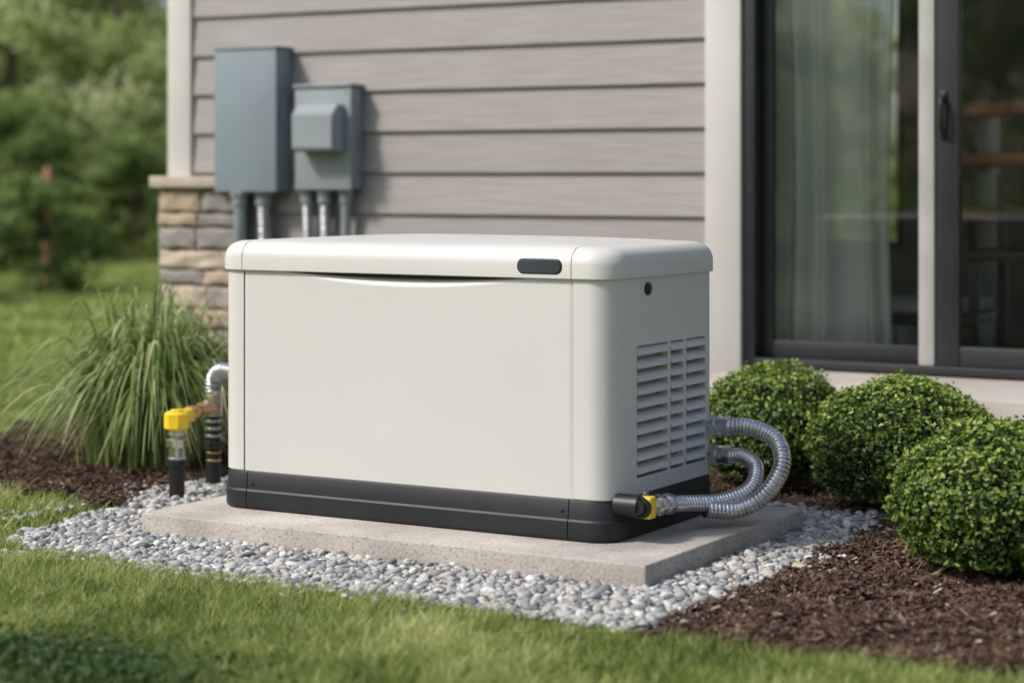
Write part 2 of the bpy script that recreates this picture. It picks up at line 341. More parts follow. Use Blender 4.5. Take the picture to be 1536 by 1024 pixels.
def lawn(name,bb,dens,h,wd,par,segs=2):
    x0,x1,y0,y1=bb; n=int((x1-x0)*(y1-y0)*dens); x=rng.uniform(x0,x1,n); y=rng.uniform(y0,y1,n)
    e=rng.normal(0,.010,n)+.03*nz(x,y,9)
    k=~(inpoly(x+e,y+e*.6,GR)|inpoly(x,y+e,MR)|inpoly(x+e,y+e,ML)|((x>-5.78)&(y>6.9)))
    x,y=x[k],y[k]; n=len(x)
    c=nz(x,y,3.1,.7); c2=nz(x,y,14,.2); c3=nz(x,y,37,1.9)
    hh=h*(1+.25*c+.22*c2+.25*c3)*rng.uniform(.4,1.15,n)
    ln=hh*rng.uniform(.2,1.4,n); r=np.clip(.46+.22*c+.16*c2+.14*c3+rng.normal(0,.2,n),0,1)
    V,F,r=blades(x,y,np.zeros(n),hh,wd*rng.uniform(.7,1.3,n),ln,r,segs)
    np_mesh(name,V,F,M['blade'],r,False,par)
lw_=empty('lawn_grass')
lawn('turf_near',(-4.7,-.6,2.6,4.12),36000,.033,.0028,lw_)
lawn('turf_side',(-7.5,-3.85,4.12,8.2),9000,.04,.0055,lw_)
lawn('turf_left',(-7.5,-4.7,2.6,4.12),6000,.04,.0055,lw_)
lawn('turf_far',(-18,-5.8,7,21),450,.05,.016,lw_,2)
# ---------------------------------------------------------------- concrete pad
bm=bmesh.new(); bmesh.ops.create_cube(bm,size=1)
for v in bm.verts: v.co=Vector((sum(PADX)/2+v.co.x*(PADX[1]-PADX[0]),sum(PADY)/2+v.co.y*(PADY[1]-PADY[0]),.0075+v.co.z*.115))
bmesh.ops.bevel(bm,geom=bm.edges[:],offset=.006,segments=3,affect='EDGES',profile=.5)
obj_bm('concrete_pad',bm,M['concrete'])
# ---------------------------------------------------------------- generator
G=empty('standby_generator')
X0,X1,Y0,Y1=-3.58,-2.36,4.55,5.18; PT=.065
SL,SR=-3.491,-2.468; g=.0014
rings=[]
for z,i in ((PT+.002,.004),(PT+.006,0),(PT+.012,-.002),(PT+.050,-.002),(PT+.055,.002),(PT+.098,.004),(PT+.106,.009)):
    rings.append([(x,y,z) for x,y in outline(X0-.004+i,X1+.004-i,Y0-.004+i,Y1+.004-i,.075-i,10)])
bm=loft(rings)
for nm,a,b in (('skirt_end_a',None,SL+.012-g),('skirt_front',SL+.012+g,SR-.012-g),('skirt_end_b',SR-.012+g,None)):
    obj_bm(nm,slab(bm,a,b),M['skirt'],G,30)
bm.free()
for x,z in ((SL+.03,PT+.07),(SL+.03,PT+.03),(SR-.03,PT+.075),(SR-.03,PT+.03)):
    cyl('skirt_screw',(x,Y0-.0045,z),(x,Y0+.01,z),.0045,M['black'],G,12)
# body
zb,zt=PT+.104,.720
rings=[[(x,y,z) for x,y in outline(X0+i,X1-i,Y0+i,Y1-i,.07-i,12)] for z,i in ((zb,.003),(zb+.003,0),(zt,0))]
bm=loft(rings)
obj_bm('corner_post_a',slab(bm,None,SL-g),M['paint'],G,30)
rp=obj_bm('side_panel',slab(bm,SR+g,None),M['paint'],G,30); bm.free()
cols=((4.69,4.868),(4.884,4.962),(4.978,5.098)); LZ0,LZ1=.212,.545
for (a,b) in cols:
    cut=box('cutter',X1-.034,X1+.05,a,b,LZ0,LZ1,M['paint'],None,0)
    md=rp.modifiers.new('b','BOOLEAN'); md.operation='DIFFERENCE'; md.object=cut; md.solver='EXACT'
    dg=bpy.context.evaluated_depsgraph_get(); me=bpy.data.meshes.new_from_object(rp.evaluated_get(dg))
    rp.modifiers.clear(); rp.data=me; bpy.data.objects.remove(cut)
rp.data.set_sharp_from_angle(angle=math.radians(30))
nrow=10; pitch=(LZ1-LZ0)/nrow
for ci,(a,b) in enumerate(cols):
    bm=bmesh.new()
    for k in range(nrow):
        zt_=LZ0+pitch*(k+1)-.001
        prof=[(-.030,0),(-.016,-.001),(-.004,-.006),(.003,-.014),(.0045,-.0225),(.0015,-.0225),(-.001,-.015),(-.006,-.009),(-.017,-.005),(-.030,-.004)]
        A=[bm.verts.new((X1+dx,a,zt_+dz)) for dx,dz in prof]; B=[bm.verts.new((X1+dx,b,zt_+dz)) for dx,dz in prof]
        n=len(prof)
        for i in range(n): bm.faces.new((A[i],A[(i+1)%n],B[(i+1)%n],B[i]))
        bm.faces.new(A); bm.faces.new(B[::-1])
    obj_bm('louvre_column',bm,M['paint'],G,40)
box('housing_core',SL-.02,SR+.02,4.60,Y1-.004,zb,.75,M['paint'],G,.004)
# front door panel with finger scoop
nx,nzv=160,60; xs=np.linspace(SL+g,SR-g,nx); zs=np.concatenate([np.linspace(zb+.001,.655,8),np.linspace(.66,.722,nzv-8)])
xc,hw=-2.973,.44
bm=bmesh.new(); vg=[]
for z in zs:
    row=[]
    for x in xs:
        q=max(0,1-((x-xc)/hw)**2); zc=.718-.036*q**1.1; s=(z-zc)/.036 if q>0 else 0; s=max(0,min(1,s)); s=s*s*(3-2*s)*min(1,q*3)
        ed=min(x-xs[0],xs[-1]-x,z-zs[0]); er=.0025*max(0,1-ed/.004)
        row.append(bm.verts.new((x,Y0+.0015+.018*s+er,z)))
    vg.append(row)
for a,b in zip(vg,vg[1:]):
    for i in range(nx-1): bm.faces.new((a[i],a[i+1],b[i+1],b[i]))
for c in (0,-1):
    ret=[bm.verts.new((r[c].co.x,4.61,r[c].co.z)) for r in vg]
    for i in range(len(vg)-1): bm.faces.new((vg[i][c],vg[i+1][c],ret[i+1],ret[i]))
obj_bm('front_panel',bm,M['paint'],G,60)
bm=loft([[(xc+dx,y,.7155-dz*(1-(dx/.38)**2)) for dx,dz in ([(-.37+.74*i/30,.009) for i in range(31)]+[(.37-.74*i/30,0) for i in range(31)])] for y in (Y0+.003,Y0+.03)])
obj_bm('lid_gap_shade',bm,M['gap'],G,30)  # dark strip stands in for the shade in the gap under the lid
# lid
o=.009; cx,cy=(X0+X1)/2,(Y0+Y1)/2; rings=[]
lx0,lx1,ly0,ly1=X0-o,X1+o,Y0-o,Y1+o
for i,z in ((.012,.7165),(.002,.7165),(0,.7185),(0,.752),(.0015,.765),(.006,.777),(.013,.786),(.024,.7935),(.040,.799)):
    rings.append([(x,y,z-.004*(abs(x-cx)/(.61))**4*(z>.76)) for x,y in outline(lx0+i,lx1-i,ly0+i,ly1-i,max(.02,.078-i*.7),12)])
base=rings[-1]
for s in (.9,.75,.55,.3,.05):
    rings.append([(cx+(x-cx)*s,cy+(y-cy)*s,z+.016*(1-s*s)) for x,y,z in base])
bm=loft(rings)
for nm,a,b in (('lid_end_a',None,SL-g),('lid',SL+g,SR-g),('lid_end_b',SR+g,None)):
    obj_bm(nm,slab(bm,a,b),M['paint'],G,25)
bm.free()
def pill(name,xc,zc,hw,hh,y0,y1,mat,par,r):
    pts=outline(xc-hw,xc+hw,zc-hh,zc+hh,r,8)
    bm=loft([[(x,y1,z) for x,z in pts],[(x,y0+.001,z) for x,z in pts],[(xc+(x-xc)*.975,y0,zc+(z-zc)*.93) for x,z in pts]])
    return obj_bm(name,bm,mat,par,30)
pill('badge_rim',-2.558,.7475,.0645,.0195,ly0-.0018,ly0+.004,M['black'],G,.018)
pill('badge',-2.558,.7475,.061,.017,ly0-.0032,ly0+.004,M['badge'],G,.016)
cyl('lock',(X1-.002,4.749,.687),(X1+.006,4.749,.687),.0165,M['black'],G,28)
cyl('lock_slot',(X1,4.749,.687),(X1+.0085,4.749,.687),.009,M['skirt'],G,20)
def fit(P,par,nm='conduit'):
    x,y,z=P
    cyl(nm+'_nut',(X1-.002,y,z),(X1+.022,y,z),.031,M['galv'],par,6)
    cyl(nm+'_body',(X1+.02,y,z),(X1+.046,y,z),.024,M['galv'],par,24)
    cyl(nm+'_collar',(X1+.042,y,z),(X1+.062,y,z),.028,M['galv'],par,8)
fit((0,5.128,.302),G); fit((0,5.135,.222),G)
tube('flex_conduit_a',[(X1+.055,5.128,.302),(X1+.12,5.13,.302),(X1+.20,5.11,.275),(X1+.238,5.06,.215),(X1+.213,5.00,.145),(X1+.158,4.95,.111),(X1+.10,4.88,.118)],.0222,M['galv'],G,24,.20,.0115,.0013)
tube('flex_conduit_b',[(X1+.055,5.135,.222),(X1+.10,5.13,.222),(X1+.152,5.09,.200),(X1+.163,5.02,.155),(X1+.12,4.93,.132),(X1+.075,4.83,.137),(X1+.058,4.77,.142)],.020,M['galv'],G,24,.20,.0105,.0013)
vx=X1+.052
cyl('valve_nut_a',(vx,4.78,.142),(vx,4.745,.144),.027,M['galv'],G,6)
cyl('valve_sleeve',(vx,4.75,.144),(vx,4.715,.146),.020,M['chrome'],G)
cyl('valve_nut_b',(vx,4.722,.146),(vx,4.70,.147),.028,M['chrome'],G,6)
cyl('valve_stub',(vx,4.70,.147),(vx,4.665,.149),.018,M['chrome'],G)
cyl('valve_ring',(vx,4.672,.149),(vx,4.652,.150),.025,M['chrome'],G,8)
box('valve_body',vx-.024,vx+.024,4.615,4.652,.124,.180,M['yellow'],G,.008,3)
cyl('valve_stem',(vx,4.633,.170),(vx,4.633,.190),.008,M['chrome'],G)
cyl('valve_elbow',(vx,4.618,.152),(vx,4.592,.155),.026,M['black'],G)
cyl('valve_port',(vx+.004,4.60,.158),(X1-.01,4.60,.158),.029,M['black'],G,28)
cyl('valve_cap',(vx,4.595,.157),(vx+.004,4.578,.158),.019,M['black'],G,20)
# ---------------------------------------------------------------- gas riser left
R=empty('gas_riser')
rx,ry=-3.995,4.88
cyl('black_pipe',(rx,ry,-.02),(rx,ry,.118),.0235,M['black'],R)
cyl('pipe_coupling',(rx,ry,.108),(rx,ry,.128),.030,M['black'],R,8)
cyl('silver_band',(rx,ry,.126),(rx,ry,.134),.028,M['galv'],R)
cyl('nickel_body',(rx,ry,.132),(rx,ry,.168),.026,M['chrome'],R)
cyl('hex_nut',(rx,ry,.163),(rx,ry,.188),.032,M['chrome'],R,6)
cyl('neck',(rx,ry,.188),(rx,ry,.222),.023,M['chrome'],R)
cyl('ring_a',(rx,ry,.2),(rx,ry,.208),.028,M['galv'],R)
cyl('yellow_valve',(rx,ry,.214),(rx,ry,.270),.038,M['yellow'],R,8,bev=.007)
cyl('valve_top',(rx,ry,.269),(rx,ry,.276),.020,M['yellow'],R,8)
qx,qy=-4.055,5.13
dirv=(Vector((qx,qy,.262))-Vector((rx,ry,.246))); Ld=dirv.length; dn=dirv.normalized(); a0=Vector((rx,ry,.246))
cyl('yellow_arm',a0,a0+dn*.08,.026,M['yellow'],R,8,bev=.004)
cyl('brass_a',a0+dn*.075,a0+dn*.12,.024,M['brass'],R,6)
cyl('brass_b',a0+dn*.115,a0+dn*.16,.017,M['brass'],R)
cyl('brass_c',a0+dn*.155,a0+dn*Ld,.023,M['brass'],R,6)
cyl('black_pipe_b',(qx,qy,-.02),(qx,qy,.125),.024,M['black'],R)
for z in (.088,.112): cyl('band',(qx,qy,z),(qx,qy,z+.007),.0255,M['brass'],R)
cyl('nut_b',(qx,qy,.125),(qx,qy,.150),.031,M['black'],R,6)
cyl('sleeve_b',(qx,qy,.148),(qx,qy,.23),.022,M['black'],R)
for z in (.162,.185,.208): cyl('nut_c',(qx,qy,z),(qx,qy,z+.010),.026,M['galv'],R,8)
cyl('tee_b',(qx,qy,.228),(qx,qy,.296),.029,M['chrome'],R,8)
cyl('tee_ring',(qx,qy,.294),(qx,qy,.306),.026,M['galv'],R)
tube('flex_gas_hose',[(qx,qy,.30),(qx,qy,.325),(qx+.012,qy-.003,.352),(qx+.06,qy-.02,.372),(qx+.2,qy-.06,.36),(X0+.004,qy-.10,.33)],.025,M['dull'],R,20,.24,.011,.0015)
cyl('hose_flange',(X0-.012,qy-.10,.33),(X0+.003,qy-.10,.33),.033,M['galv'],R,6)
# ---------------------------------------------------------------- house
H=empty('siding_house'); WY=7.0; HX0,HX1=-5.76,3.2
ZT=2.75; HB=11.7
def siding(name,xa,xb,z_lo,z_hi,par,axis='x',c=WY,sgn=-1):
    V=[];F=[]
    k0=math.floor((z_lo-.989)/.165)
    z=.989+.165*k0
    while z<z_hi:
        a=max(z,z_lo); b=min(z+.165,z_hi)
        if b-a>.01:
            f=(a-z)/.165; ya=c+sgn*(.017-.015*f); yb=c+sgn*.002
            pr=[(ya+(-sgn)*.016,a+.0001),(ya,a+.0001),(ya,a+.002),(yb,b)]
            i=len(V)
            for yy,zz in pr:
                V+= [(xa,yy,zz),(xb,yy,zz)] if axis=='x' else [(yy,xa,zz),(yy,xb,zz)]
            F+=[(i,i+1,i+3,i+2),(i+2,i+3,i+5,i+4),(i+4,i+5,i+7,i+6)]
        z+=.165
    return np_mesh(name,V,F,M['siding'],None,False,par)
TX0,TX1=-3.222,-3.080; DX1=-1.25
siding('siding_front',HX0+.13,TX0,.16,ZT,H)
siding('siding_right',DX1+.14,HX1,.16,ZT,H)
siding('siding_over_door',TX1,DX1,2.46,ZT,H)
siding('siding_end',WY+.1,HB,.16,ZT,H,'y',HX0+.012)
box('wall_core_a',HX0+.02,TX0+.02,WY,WY+.14,0,ZT,M['wallin'],H,0)
box('wall_core_b',DX1+.1,HX1,WY,WY+.14,0,ZT,M['wallin'],H,0)
box('wall_core_c',TX0+.02,DX1+.1,WY,WY+.14,2.40,ZT,M['wallin'],H,0)
box('wall_end',HX0+.02,HX0+.12,WY+.14,HB,0,ZT,M['wallin'],H,0)
box('wall_far_end',HX1-.12,HX1,WY+.14,HB,0,ZT,M['wallin'],H,0)
def rear(nm,x0,x1,z0,z1): box(nm,x0,x1,HB,HB+.12,z0,z1,M['wallin'],H,0)
WN=[(-5.3,-4.15,.55,2.3),(-2.9,2.7,.3,2.4)]  # rear window openings, added to let more light into the room
rear('wall_back_a',HX0+.02,-5.3,0,ZT); rear('wall_back_b',-4.15,-2.9,0,ZT); rear('wall_back_c',2.7,HX1,0,ZT)
for i,(a,b,c,d) in enumerate(WN):
    rear('wall_back_low%d'%i,a,b,0,c); rear('wall_back_high%d'%i,a,b,d,ZT)
    for x in ([a,(a+b)/2,b-.04] if b-a<2 else [a,a+1.4,a+2.8,b-.04]): box('added_window_bar',x,x+.04,HB+.03,HB+.07,c,d,M['frame'],H,0)
    for z in (c,d-.04): box('added_window_rail',a,b,HB+.035,HB+.065,z,z+.04,M['frame'],H,0)
box('foundation',HX0+.01,HX1,WY-.005,WY+.12,-.1,.158,M['concrete'],H,.002)
box('corner_board',HX0,HX0+.125,WY-.028,WY+.02,.16,ZT,M['trim'],H,.003)
box('corner_board_return',HX0-.002,HX0+.02,WY+.02,WY+.12,.16,ZT,M['trim'],H,.003)
box('door_trim',TX0,TX1,WY-.045,WY+.05,.1,2.46,M['trim'],H,.004)
box('door_trim_b',DX1,DX1+.14,WY-.045,WY+.05,.1,2.46,M['trim'],H,.004)
box('door_head_trim',TX0-.02,DX1+.16,WY-.05,WY+.05,2.34,2.48,M['trim'],H,.004)
bm=bmesh.new(); e=.28
A=[(HX0-e,WY-e,ZT),(HX1+e,WY-e,ZT),(HX1+e,HB+e,ZT),(HX0-e,HB+e,ZT)]
lo_=[bm.verts.new(p) for p in A]; up=[bm.verts.new((x,y,z+.16)) for x,y,z in A]; rg=[bm.verts.new((HX0+2,9.4,ZT+1.6)),bm.verts.new((HX1-2,9.4,ZT+1.6))]
bm.faces.new(lo_[::-1])
for i in range(4): bm.faces.new((lo_[i],lo_[(i+1)%4],up[(i+1)%4],up[i]))
bm.faces.new((up[0],up[1],rg[1],rg[0])); bm.faces.new((up[1],up[2],rg[1])); bm.faces.new((up[2],up[3],rg[0],rg[1])); bm.faces.new((up[3],up[0],rg[0]))
obj_bm('roof',bm,M['roof'],H,0)
# stone pier
PX0,PX1,PF=HX0-.002,-5.333,6.915
box('pier_core',PX0+.012,PX1-.012,PF+.014,WY-.02,-.05,.925,M['mortar'],H,0)
bm=bmesh.new(); lay=bm.verts.layers.float.new('rnd')
z=.918; rowh=[.10,.06,.095,.085,.065,.10,.08,.09,.075,.1,.09,.08]
splits=[[0,.52,1],[0,.48,1],[0,.46,1],[0,.78,1],[0,.55,1],[0,.6,1],[0,.45,1],[0,.7,1],[0,.4,1],[0,.6,1],[0,.5,1],[0,.3,1]]
cols_=[[.75,.2],[.6,.15],[.3,.12],[.95,.5],[.2,.6],[.9,.4],[.15,.8],[.6,.3],[.9,.2],[.4,.7],[.2,.9],[.5,.3]]
W=PX1-PX0
for hgt,sp,cc in zip(rowh,splits,cols_):
    if z-hgt<-.06: break
    for j in range(len(sp)-1):
        xa=PX0+W*sp[j]+(.004 if j else 0); xb=PX0+W*sp[j+1]-(.004 if j<len(sp)-2 else 0)
        r=bmesh.ops.create_cube(bm,size=1); vs=r['verts']; pr=random.uniform(0,.016)
        for v in vs: v.co=Vector(((xa+xb)/2+v.co.x*(xb-xa),(PF+WY-.02)/2-pr/2+v.co.y*(WY-.02-PF+pr),z-hgt/2+v.co.z*(hgt-.008)))
        es=list({e_ for v in vs for e_ in v.link_edges})
        bmesh.ops.subdivide_edges(bm,edges=es,cuts=7,use_grid_fill=True)
        for v in bm.verts:
            if v[lay]==0:
                x,y,zz=v.co
                dxe=min(x-xa,xb-x); dze=min(zz-(z-hgt+.004),(z-.004)-zz)
                rd=max(0,1-max(0,min(dxe,dze))/.012)**2*.010
                if y<PF+.03: v.co.y+=rd-.005*math.sin(x*61+zz*43+j*3)*math.sin(zz*77+x*20)-.004*math.sin(x*130+zz*90)
                v.co.z+=.003*math.sin(x*45+j*5+z*80); v.co.x+=.002*math.sin(zz*90+x*9)
                v[lay]=cc[j]+.001
    z-=hgt
obj_bm('stones',bm,M['stone'],H,40)
box('pier_cap',HX0-.028,-5.430,PF-.032,WY-.018,.925,.974,M['cap'],H,.006)
# electrical boxes
EB=empty('electrical_panel')
def ebox(name,x0,x1,yf,z0,z1,mat,par):
    box(name+'_case',x0+.004,x1-.004,yf+.012,WY-.012,z0+.004,z1-.004,mat,par,.003)
    box(name+'_cover',x0,x1,yf,yf+.014,z0,z1,mat,par,.004,3)
    box(name+'_backplate',x0+.02,x1-.02,WY-.03,WY-.001,z0+.02,z1-.02,mat,par,0)
ebox('panel',-5.427,-5.108,6.872,.908,1.497,M['boxA'],EB)
box('panel_top_lip',-5.430,-5.105,6.866,6.99,1.4975,1.507,M['boxA'],EB,.003)
cyl('panel_screw',(-5.27,6.870,.925),(-5.27,6.88,.925),.006,M['galv'],EB,10)
box('panel_latch',-5.108,-5.102,6.90,6.925,1.18,1.24,M['boxA'],EB,.002)
EM=empty('transfer_switch')
ebox('switch',-5.032,-4.754,6.897,.918,1.333,M['boxB'],EM)
box('switch_top_lip',-5.037,-4.749,6.888,6.99,1.334,1.347,M['boxB'],EM,.004)
bm=bmesh.new(); x0,x1=-4.985,-4.785; pr=[(6.896,1.262),(6.850,1.262),(6.808,1.222),(6.808,1.085),(6.822,1.072),(6.896,1.072)]
A=[bm.verts.new((x0,y,z)) for y,z in pr]; B=[bm.verts.new((x1,y,z)) for y,z in pr]
for i in range(6): bm.faces.new((A[i],A[(i+1)%6],B[(i+1)%6],B[i]))
bm.faces.new(A); bm.faces.new(B[::-1]); bmesh.ops.bevel(bm,geom=bm.edges[:],offset=.004,segments=2,affect='EDGES')
obj_bm('switch_hood',bm,M['boxB'],EM,30)
for z in (.96,1.15,1.29): cyl('switch_screw',(-4.752,6.935,z),(-4.756,6.935,z),.006,M['galv'],EM,10,bev=.0005)
for z in (.94,1.31): cyl('cover_screw',(-4.775,6.8985,z),(-4.775,6.893,z),.005,M['galv'],EM,10)
def drop(x,zt_,r,kind,par,y=6.945):
    cyl('conduit_nut',(x,y,zt_),(x,y,zt_-.02),r*1.5,M['pvc'],par,8)
    cyl('conduit_collar',(x,y,zt_-.02),(x,y,zt_-.055),r*1.25,M['pvc'],par,24)
    if kind=='flex': tube('flex_drop',[(x,y,zt_-.05),(x+.004,y,zt_-.2),(x+.012,y-.005,zt_-.45),(x+.01,y,-.02)],r,M['dull'],par,16,.24,.0145,.0025)
    else:
        cyl('rigid_drop',(x,y,zt_-.05),(x,y,-.03),r,M['pvc'],par,20)
        cyl('conduit_strap',(x,y,zt_-.30),(x,y,zt_-.32),r*1.12,M['galv'],par,20)
drop(-5.311,.908,.027,'r',EB,6.895); drop(-5.214,.908,.029,'flex',EB,6.93)
drop(-5.003,.918,.023,'flex',EM); drop(-4.914,.918,.025,'flex',EM); drop(-4.812,.918,.021,'r',EM)
# sliding door
ZS=.285
D=empty('sliding_glass_door'); D.parent=H
def bar(nm,x0,x1,z0,z1,y0,y1,mat=M['frame']): box(nm,x0,x1,y0,y1,z0,z1,mat,D,.003)
bar('jamb_a',TX1+.001,TX1+.05,ZS,2.339,WY-.03,WY+.11); bar('jamb_b',DX1-.05,DX1-.001,ZS,2.339,WY-.03,WY+.11)
bar('sill',TX1+.05,DX1-.05,ZS,ZS+.03,WY-.035,WY+.11); bar('head',TX1+.05,DX1-.05,2.28,2.339,WY-.03,WY+.11)
bar('leaf_a_stile',-3.029,-2.985,.316,2.279,WY+.03,WY+.06)
bar('leaf_a_rail',-2.985,-2.38,.316,.378,WY+.03,WY+.06); bar('leaf_a_rail_top',-2.985,-2.38,2.22,2.279,WY+.03,WY+.06)
bar('screen_stile',-2.413,-2.357,.316,2.279,WY-.028,WY+.022,M['lightframe'])
bar('leaf_b_stile',-2.354,-2.270,.316,2.279,WY-.022,WY+.020)
bar('leaf_b_rail',-2.270,-1.38,.316,.385,WY-.018,WY+.018); bar('leaf_b_rail_top',-2.270,-1.38,2.22,2.279,WY-.018,WY+.018)
bar('leaf_b_stile_r',-1.38,-1.301,.316,2.279,WY-.022,WY+.020)
bar('handle_plate',-2.335,-2.312,1.10,1.27,WY-.030,WY-.0225,M['black'])
tube('handle',[(-2.323,WY-.028,1.12),(-2.323,WY-.055,1.14),(-2.323,WY-.06,1.185),(-2.323,WY-.055,1.23),(-2.323,WY-.028,1.25)],.008,M['black'],D,10)
np_mesh('glass_a',[(-2.985,WY+.045,.37),(-2.37,WY+.045,.37),(-2.37,WY+.045,2.23),(-2.985,WY+.045,2.23)],[(0,1,2,3)],M['glass'],parent=D)
np_mesh('glass_b',[(-2.272,WY,.38),(-1.378,WY,.38),(-1.378,WY,2.23),(-2.272,WY,2.23)],[(0,1,2,3)],M['glass'],parent=D)
# interior
I=empty('room_interior'); I.parent=H
box('room_floor',HX0+.12,HX1-.12,WY+.141,HB,ZS-.08,ZS-.002,M['floorin'],I,0)
box('room_ceiling',HX0+.12,HX1-.12,WY+.142,HB,2.50,2.56,M['wallin'],I,0)
box('under_floor',TX0+.02,DX1+.1,WY+.12,WY+.14,0,ZS-.002,M['concrete'],I,0)
def curtain(nm,xa,xb,y,par,fr=52):
    n=int((xb-xa)/.005); V=[];F=[]
    for i in range(n+1):
        x=xa+(xb-xa)*i/n; f=math.sin(x*fr+1.6*math.sin(x*17)+.8*math.sin(x*31)); 
        for z in (ZS+.01,.8,1.3,1.8,2.4): V.append((x+.012*math.sin(z*3+x*9),y+.034*f*(1-.12*z)+.010*math.sin(x*23+z*2),z))
    for i in range(n):
        for j in range(4): a=i*5+j; F.append((a,a+5,a+6,a+1))
    np_mesh(nm,V,F,M['curtain'],None,True,par)
curtain('curtain_a',-3.06,-2.57,WY+.165,I); curtain('curtain_a2',-3.10,-2.86,WY+.26,I,70)
curtain('curtain_c',-1.7,-1.3,WY+.2,I)
SH=empty('wooden_shelf')
for z in (1.225,1.02,.80): box('plank',-2.67,-1.4,8.25,8.58,z,z+.05,M['wood'],SH,.004)
for x in (-2.65,-1.46): box('upright',x,x+.04,8.26,8.57,ZS,1.225,M['darkwood'],SH,.003)
CH=empty('dining_chair')
for x in (-2.42,-2.07):
    for y in (7.55,7.9): box('leg',x,x+.035,y,y+.035,ZS,.70 if y<7.8 else .98,M['darkwood'],CH,.003)
box('seat',-2.43,-2.02,7.53,7.95,.66,.70,M['darkwood'],CH,.01)
for z in (.80,.87,.94): box('back_slat',-2.41,-2.04,7.91,7.93,z,z+.035,M['darkwood'],CH,.003)
LS=empty('low_bench'); box('cushion',-2.95,-2.5,7.7,8.15,.44,.49,M['cream'],LS,.02,3); box('bench_top',-2.97,-2.48,7.68,8.17,.40,.438,M['darkwood'],LS,.004)
for x in (-2.94,-2.55): box('bench_leg',x,x+.05,7.72,8.12,ZS,.40,M['darkwood'],LS,.003)
PA=box('patio',-3.06,1.6,6.32,6.975,-.05,.279,M['patio'],None,.008)
# ---------------------------------------------------------------- boxwoods
def leaf_quads(P,Nn,size,rnd,asp=.5):
    n=len(P); a=rng.normal(size=(n,3)); t=np.cross(Nn,a); t/=np.linalg.norm(t,axis=1,keepdims=True)+1e-9
    b=np.cross(Nn,t); b/=np.linalg.norm(b,axis=1,keepdims=True)+1e-9
    s=size[:,None]
    V=np.stack([P-t*s*.5,P-b*s*asp*.5+Nn*s*.08,P+t*s*.5,P+b*s*asp*.5+Nn*s*.08],1).reshape(-1,3)
    F=np.arange(n*4).reshape(n,4); return V,F,np.repeat(rnd,4)
def boxwood_mesh(seed,n=19000):
    global rng; rng=np.random.default_rng(seed)
    d=rng.normal(size=(n,3)); d/=np.linalg.norm(d,axis=1,keepdims=True)
    lump=1+.065*nz(d[:,0]*1.0+seed,d[:,1]+d[:,2]*1.3,4,seed)+.05*nz(d[:,0]-d[:,2],d[:,1]*1.2,10,seed)
    dep=rng.beta(1.2,2.8,n)*.24; rad=lump*(1-dep)
    tuft=nz(d[:,0]*1.3+d[:,2],d[:,1]-d[:,2]*.8,22,seed*.7)
    rad*=1+.035*tuft+rng.normal(0,.018,n)+.06*(rng.random(n)>.98)
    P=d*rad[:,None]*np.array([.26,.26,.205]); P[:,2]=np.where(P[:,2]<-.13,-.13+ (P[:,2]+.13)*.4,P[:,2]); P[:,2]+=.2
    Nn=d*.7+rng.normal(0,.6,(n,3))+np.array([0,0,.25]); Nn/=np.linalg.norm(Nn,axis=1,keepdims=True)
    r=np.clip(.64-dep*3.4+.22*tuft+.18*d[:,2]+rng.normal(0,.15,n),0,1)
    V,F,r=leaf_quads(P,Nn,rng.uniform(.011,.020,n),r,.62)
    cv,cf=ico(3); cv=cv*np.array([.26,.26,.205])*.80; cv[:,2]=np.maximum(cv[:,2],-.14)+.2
    return V,F,r,cv,cf
for i,(x,y,s,sz) in enumerate([(-2.54,6.0,.91,.97),(-2.045,5.78,1.05,.97),(-1.50,4.93,1.0,.95)]):
    e=empty('boxwood_shrub' if i==0 else 'boxwood_shrub.%03d'%i)
    V,F,r,cv,cf=boxwood_mesh(20+i)
    sv=np.array([s,s,sz]); off=np.array([x,y,0])
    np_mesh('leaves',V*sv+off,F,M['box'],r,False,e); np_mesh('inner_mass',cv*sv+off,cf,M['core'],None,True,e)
rng=np.random.default_rng(99)
# ---------------------------------------------------------------- ornamental grass
n=1800; ox,oy=-4.53,5.42
yaw=rng.uniform(0,2*np.pi,n); rr=np.abs(rng.normal(0,.085,n)); x=ox+np.cos(yaw)*rr; y=oy+np.sin(yaw)*rr
yw=yaw+rng.normal(0,.4,n); inner=rng.random(n)**.75
hgt=(1.14-.20*inner)*rng.uniform(.6,1.08,n); lean=(.10+.41*inner)*rng.uniform(.6,1.12,n)
V,F,r=blades(x,y,np.zeros(n),hgt,rng.uniform(.007,.0135,n),lean,np.clip(rng.beta(2.2,2.0,n)+.35*(rng.random(n)>.95),0,1),12,.50+.40*inner*rng.uniform(.7,1.15,n),yw,3.0)
V[:,2]=np.maximum(V[:,2],.012)
np_mesh('ornamental_grass',V,F,M['orn'],r,True)
# clover / ground cover clump in the lawn
n=5200; cx_,cy_=-2.86,3.04
x=cx_+rng.normal(0,.20,n); y=cy_+rng.normal(0,.09,n); P=np.stack([x,y,.022+.028*rng.random(n)],1)
Nn=rng.normal(0,.45,(n,3))+np.array([0,0,1]); Nn/=np.linalg.norm(Nn,axis=1,keepdims=True)
V,F,r=leaf_quads(P,Nn,rng.uniform(.010,.019,n),np.clip(rng.beta(2,3,n)*.8,0,1),.8)
np_mesh('clover_patch',V,F,M['leafB'],r)
